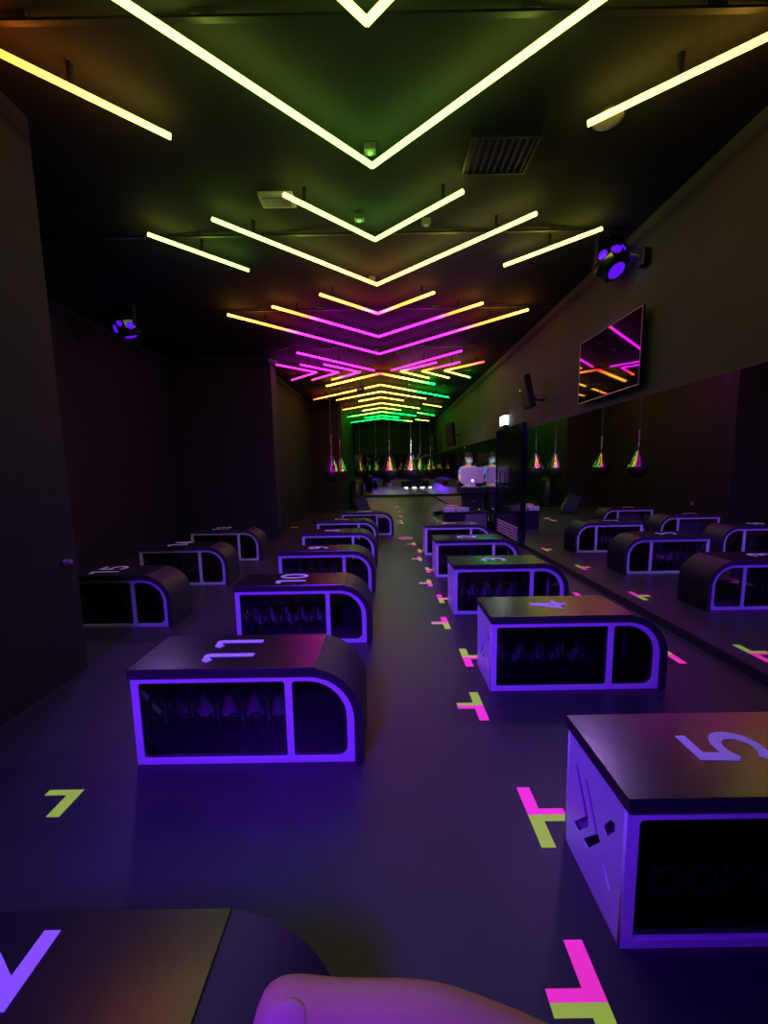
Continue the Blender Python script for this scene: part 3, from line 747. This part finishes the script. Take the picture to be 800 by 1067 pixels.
t = thing('desk_stand', 'black lectern-like desk stand carrying the pink-lit computer', 'desk', (2.13, 9.20, 0))
MB().box(-0.26, 0.27, -0.22, 0.22, 0.0, 0.03, bev=0.005).build('base_plate', M['black'], t)
MB().prism([(-0.20, 0.031), (0.22, 0.031), (0.20, 0.45), (0.25, 0.80), (-0.25, 0.80), (-0.17, 0.45)], -0.16, 0.16, lambda u, v, tt: Vector((u, tt, v))).build('pedestal', M['black'], t)
MB().box(-0.32, 0.285, -0.24, 0.24, 0.801, 0.95, bev=0.01).build('desk_top', M['black'], t)
MB().lathe([(0.025, 0), (0.025, 0.01)], 14, mtx=Matrix.Rotation(PI/2, 4, 'X'), loc=(0.0, -0.161, 0.62)).build('front_knob', M['steel'], t)
MB().box(0.12, 0.15, -0.172, -0.161, 0.36, 0.43).build('glow_spot', mat('amber_indicator', (0.6, 0.3, 0.1), 0.5, emit=(1, 0.5, 0.2), estr=0.5), t)
t = thing('computer', 'pink-lit flat desktop computer seen from behind on the desk stand', 'computer', (2.13, 9.15, 0.951))
MB().box(-0.285, 0.265, -0.02, 0.01, 0.09, 0.47, bev=0.008).build('display_shell', M['pinklid'], t)
MB().box(-0.275, 0.255, 0.0105, 0.014, 0.10, 0.46).build('display_screen', mat('lit_screen', (0.02, 0.02, 0.02), 0.1, emit=(0.6, 0.75, 1.0), estr=4.0), t)
MB().box(-0.09, 0.09, -0.06, 0.10, 0.0, 0.012).box(-0.06, 0.06, -0.035, -0.021, 0.012, 0.2).build('display_foot', M['pinklid'], t)
MB().lathe([(0.022, 0), (0.022, 0.003)], 16, mtx=Matrix.Rotation(PI/2, 4, 'X'), loc=(-0.01, -0.036, 0.15)).build('round_mark', M['lampwhite'], t)
for i, (x, lb, c) in enumerate(((1.90, 'small green-lit gadget on the left corner of the desk stand', (0.3, 0.7, 0.5)), (2.36, 'small teal gadget on the right corner of the desk stand', (0.1, 0.7, 0.5)))):
    t = thing('gadget', lb, 'gadget', (x, 9.05, 0.951))
    MB().box(-0.045, 0.045, -0.03, 0.03, 0, 0.025, bev=0.005).build('case', mat('gadget_case', c, 0.4), t)
    MB().box(-0.03, 0.03, -0.02, 0.02, 0.0255, 0.030).build('key_pad', M['black'], t)
# floor wash lamps behind the desk
def wash(label, loc, rz):
    t = thing('floor_lamp', label, 'floor lamp', loc, rz, 'floor wash lamps')
    MB().box(-0.16, 0.16, -0.05, 0.05, 0.0, 0.11, bev=0.008).build('housing', M['black'], t)
    MB().box(-0.14, 0.14, 0.0505, 0.056, 0.02, 0.095).build('lamp_face', M['lampwhite'], t)
    MB().box(-0.175, -0.161, -0.02, 0.02, 0.0, 0.08).box(0.161, 0.175, -0.02, 0.02, 0.0, 0.08).build('bracket', M['steel'], t)
wash('white floor lamp left of the low cabinet shining across the aisle', (1.62, 11.5, 0), 0.75)
wash('white floor lamp right behind the desk stand shining at the far wall', (2.15, 11.6, 0), 0)
wash('white floor lamp at the foot of the desk stand by the door', (2.02, 10.35, 0), -2.2)
tag(MB().box(-0.02, 0.02, -0.55, 0.55, 0.0, 0.012, bev=0.003).build('floor_strip', M['sand'], loc=(1.42, 10.3, 0)), 'pale edging strip on the floor running past the low cabinet', 'strip')

# ------------------------------------------------------------------ people
def skin_mesh(name, verts, edges, m, parent=None, levels=2, root=0, mtx=None):
    me = bpy.data.meshes.new('tmp'); me.from_pydata([v[:3] for v in verts], edges, [])
    o = bpy.data.objects.new('tmp', me); C.objects.link(o)
    md = o.modifiers.new('s', 'SKIN'); md.use_smooth_shade = True; md.branch_smoothing = 0.4
    for i, v in enumerate(verts):
        sv = me.skin_vertices[0].data[i]
        rr = v[3]; sv.radius = rr if isinstance(rr, tuple) else (rr, rr); sv.use_root = (i == root)
    sb = o.modifiers.new('b', 'SUBSURF'); sb.levels = levels; sb.render_levels = levels
    bpy.context.view_layer.update()
    dg = bpy.context.evaluated_depsgraph_get()
    nm = bpy.data.meshes.new_from_object(o.evaluated_get(dg)); nm.name = name
    bpy.data.objects.remove(o); bpy.data.meshes.remove(me)
    if mtx: nm.transform(mtx)
    return link(name, nm, m, parent, True)

pt = thing('person', 'person in a blue tee and pale face mask standing behind the pink-lit computer', 'person', (2.15, 9.68, 0), PI)
# local: faces +Y (rotated by PI -> faces the camera)
def mir(v): return (-v[0],)+tuple(v[1:])
body_v = [(0, 0, 0.92, (0.14, 0.105)), (0, 0.0, 1.10, (0.135, 0.10)), (0, 0.0, 1.30, (0.165, 0.11)), (0, -0.01, 1.42, (0.12, 0.08)), (0, 0.0, 1.49, 0.055), (0, 0.02, 1.56, (0.065, 0.075)), (0, 0.03, 1.65, (0.078, 0.095)), (0, 0.02, 1.73, (0.062, 0.07)),
    (0.17, -0.01, 1.40, 0.06), (0.23, -0.01, 1.20, 0.046), (0.22, 0.12, 1.07, 0.040), (0.14, 0.24, 1.09, 0.030), (0.11, 0.29, 1.08, 0.032),
    (-0.17, -0.01, 1.40, 0.06), (-0.23, -0.01, 1.20, 0.046), (-0.22, 0.12, 1.07, 0.040), (-0.14, 0.24, 1.09, 0.030), (-0.11, 0.29, 1.08, 0.032),
    (0.09, 0, 0.84, 0.085), (0.10, 0.01, 0.48, 0.06), (0.10, -0.01, 0.09, 0.042), (0.11, 0.12, 0.03, 0.032),
    (-0.09, 0, 0.84, 0.085), (-0.10, 0.01, 0.48, 0.06), (-0.10, -0.01, 0.09, 0.042), (-0.11, 0.12, 0.03, 0.032)]
body_e = [(0,1),(1,2),(2,3),(3,4),(4,5),(5,6),(6,7),(3,8),(8,9),(9,10),(10,11),(11,12),(3,13),(13,14),(14,15),(15,16),(16,17),(0,18),(18,19),(19,20),(20,21),(0,22),(22,23),(23,24),(24,25)]
# fingers and thumb
for base, sx in ((12, 1), (17, -1)):
    hx, hy, hz = body_v[base][:3]
    for k, (dx, ln_) in enumerate(((-0.030, 0.06), (-0.010, 0.07), (0.010, 0.066), (0.028, 0.05))):
        i = len(body_v)
        body_v += [(hx+dx, hy+0.035, hz, 0.009), (hx+dx, hy+0.035+ln_*0.6, hz-0.008, 0.008), (hx+dx, hy+0.035+ln_, hz-0.03, 0.007)]
        body_e += [(base, i), (i, i+1), (i+1, i+2)]
    i = len(body_v)
    body_v += [(hx-sx*0.045, hy+0.01, hz-0.005, 0.010), (hx-sx*0.055, hy+0.045, hz-0.015, 0.008)]
    body_e += [(base, i), (i, i+1)]
skin_mesh('body', body_v, body_e, M['skin'], pt)
tee_v = [(0, 0, 0.95, (0.165, 0.125)), (0, 0, 1.12, (0.155, 0.12)), (0, 0, 1.30, (0.185, 0.128)), (0, -0.01, 1.425, (0.14, 0.095)), (0, -0.005, 1.465, (0.075, 0.07)),
         (0.17, -0.01, 1.40, 0.075), (0.225, -0.01, 1.24, 0.066), (-0.17, -0.01, 1.40, 0.075), (-0.225, -0.01, 1.24, 0.066)]
skin_mesh('tee_shirt', tee_v, [(0,1),(1,2),(2,3),(3,4),(3,5),(5,6),(3,7),(7,8)], M['blue_shirt'], pt)
tr_v = [(0, 0, 0.95, (0.158, 0.12)), (0.09, 0, 0.82, 0.10), (0.10, 0.01, 0.48, 0.078), (0.10, -0.01, 0.10, 0.064), (-0.09, 0, 0.82, 0.10), (-0.10, 0.01, 0.48, 0.078), (-0.10, -0.01, 0.10, 0.064)]
skin_mesh('trousers', tr_v, [(0,1),(1,2),(2,3),(0,4),(4,5),(5,6)], M['trousers'], pt)
bm = bmesh.new(); bmesh.ops.create_uvsphere(bm, u_segments=20, v_segments=14, radius=1)
for v in list(bm.verts):
    if v.co.z < -0.25 and v.co.y > -0.2 or v.co.z < -0.7: bm.verts.remove(v)
for v in bm.verts: v.co = Vector((v.co.x*0.092, 0.005+v.co.y*0.108, 1.705+v.co.z*0.10))
me = bpy.data.meshes.new('hair'); bm.to_mesh(me); bm.free(); link('hair', me, M['hair'], pt, True)
b = MB()
cols_ = []
for i in range(9):
    a = R(-75+150*i/8)
    cols_.append([(0.088*math.sin(a), 0.035+0.105*math.cos(a), z) for z in (1.535, 1.575, 1.625)])
vs = [[b.bm.verts.new(p) for p in c] for c in cols_]
for a_, b_ in zip(vs, vs[1:]):
    for k in range(2): b.bm.faces.new((a_[k], b_[k], b_[k+1], a_[k+1]))
o = b.build('face_mask', M['mask'], pt, True); sm = o.modifiers.new('s', 'SOLIDIFY'); sm.thickness = 0.006
for sx in (-1, 1):
    b = MB(); r_ = bmesh.ops.create_uvsphere(b.bm, u_segments=10, v_segments=8, radius=0.013)
    for v in r_['verts']: v.co += Vector((sx*0.032, 0.118, 1.662))
    b.build('eye', M['black_gloss'], pt, True)
    MB().box(sx*0.084-0.012, sx*0.084+0.012, -0.005, 0.035, 1.61, 1.68, bev=0.010).build('ear', M['skin'], pt, True)
    sh = MB().box(sx*0.11-0.05, sx*0.11+0.05, -0.08, 0.19, 0.0, 0.075, bev=0.02); sh.build('shoe', M['black'], pt, True)

# photographer's hand: thumb in front of the lens, the rest below the frame
def cp(u, v, z):   # pixel-ish direction at depth z -> world point of the hand's joints
    return Vector((0, 0, CAM_H)) + z*(rt_*((u-400)/CAM_F) + dn_*((v-533.5)/CAM_F) + fw_)
hp = cp(640, 1230, 0.085)
ht_ = thing('hand', 'blurred pinkish thumb of the photographer poking in at the bottom edge', 'hand', tuple(hp))
def hv(u, v, z, r): p = cp(u, v, z)-hp; return (p.x, p.y, p.z, r)
Z = 0.078
hand_v = [hv(760, 1330, 0.080, (0.030, 0.018)),           # 0 palm centre
          hv(900, 1420, 0.085, (0.026, 0.020)),           # 1 wrist
          hv(1090, 1560, 0.10, (0.028, 0.025)),           # 2 forearm
          hv(650, 1190, 0.080, 0.0135),                   # 3 thumb base
          hv(560, 1146, 0.079, 0.0118),                   # 4
          hv(440, 1099, 0.078, 0.0114),                   # 5 knuckle
          hv(342, 1094, Z, 0.0098),                      # 6
          hv(290, 1084, Z, 0.0102),                     # 7
          hv(263, 1090, Z, 0.0080),                     # 8 tip
          hv(640, 1400, 0.085, (0.020, 0.012)),           # 9 knuckle row
          ]
hand_e = [(0, 1), (1, 2), (0, 3), (3, 4), (4, 5), (5, 6), (6, 7), (7, 8), (0, 9)]
for k, (du, dv, sc) in enumerate(((-60, -60, 0.95), (-80, 0, 1.05), (-80, 60, 1.0), (-60, 115, 0.8))):
    i = len(hand_v)
    u0, v0 = 650+du*0.2, 1400+dv
    hand_v += [hv(u0, v0, 0.086, 0.0095), hv(u0-140*sc, v0+10, 0.098, 0.0088), hv(u0-230*sc, v0+15, 0.120, 0.0080), hv(u0-250*sc, v0+15, 0.138, 0.0068)]
    hand_e += [(0 if k in (0,) else 9, i), (i, i+1), (i+1, i+2), (i+2, i+3)]
hand_o = skin_mesh('palm_and_fingers', hand_v, hand_e, M['skin'], ht_, 2)
from mathutils.bvhtree import BVHTree
hm = hand_o.data
bvh = BVHTree.FromPolygons([v.co for v in hm.vertices], [tuple(p.vertices) for p in hm.polygons])
ndir = (cp(298, 1063, 1.0)-Vector((0, 0, CAM_H))).normalized()
nloc, nnor, _, _ = bvh.ray_cast(Vector((0, 0, CAM_H))-hp, ndir)
b = MB(); r_ = bmesh.ops.create_uvsphere(b.bm, u_segments=16, v_segments=10, radius=1)
ax_u = (rt_ - nnor*rt_.dot(nnor)).normalized(); ax_v = nnor.cross(ax_u)
for v in r_['verts']:
    v.co = nloc - nnor*0.0004 + ax_u*(v.co.x*0.0042) + ax_v*(v.co.y*0.0030) + nnor*(v.co.z*0.0008)
b.build('thumb_nail', M['nail'], ht_, True)
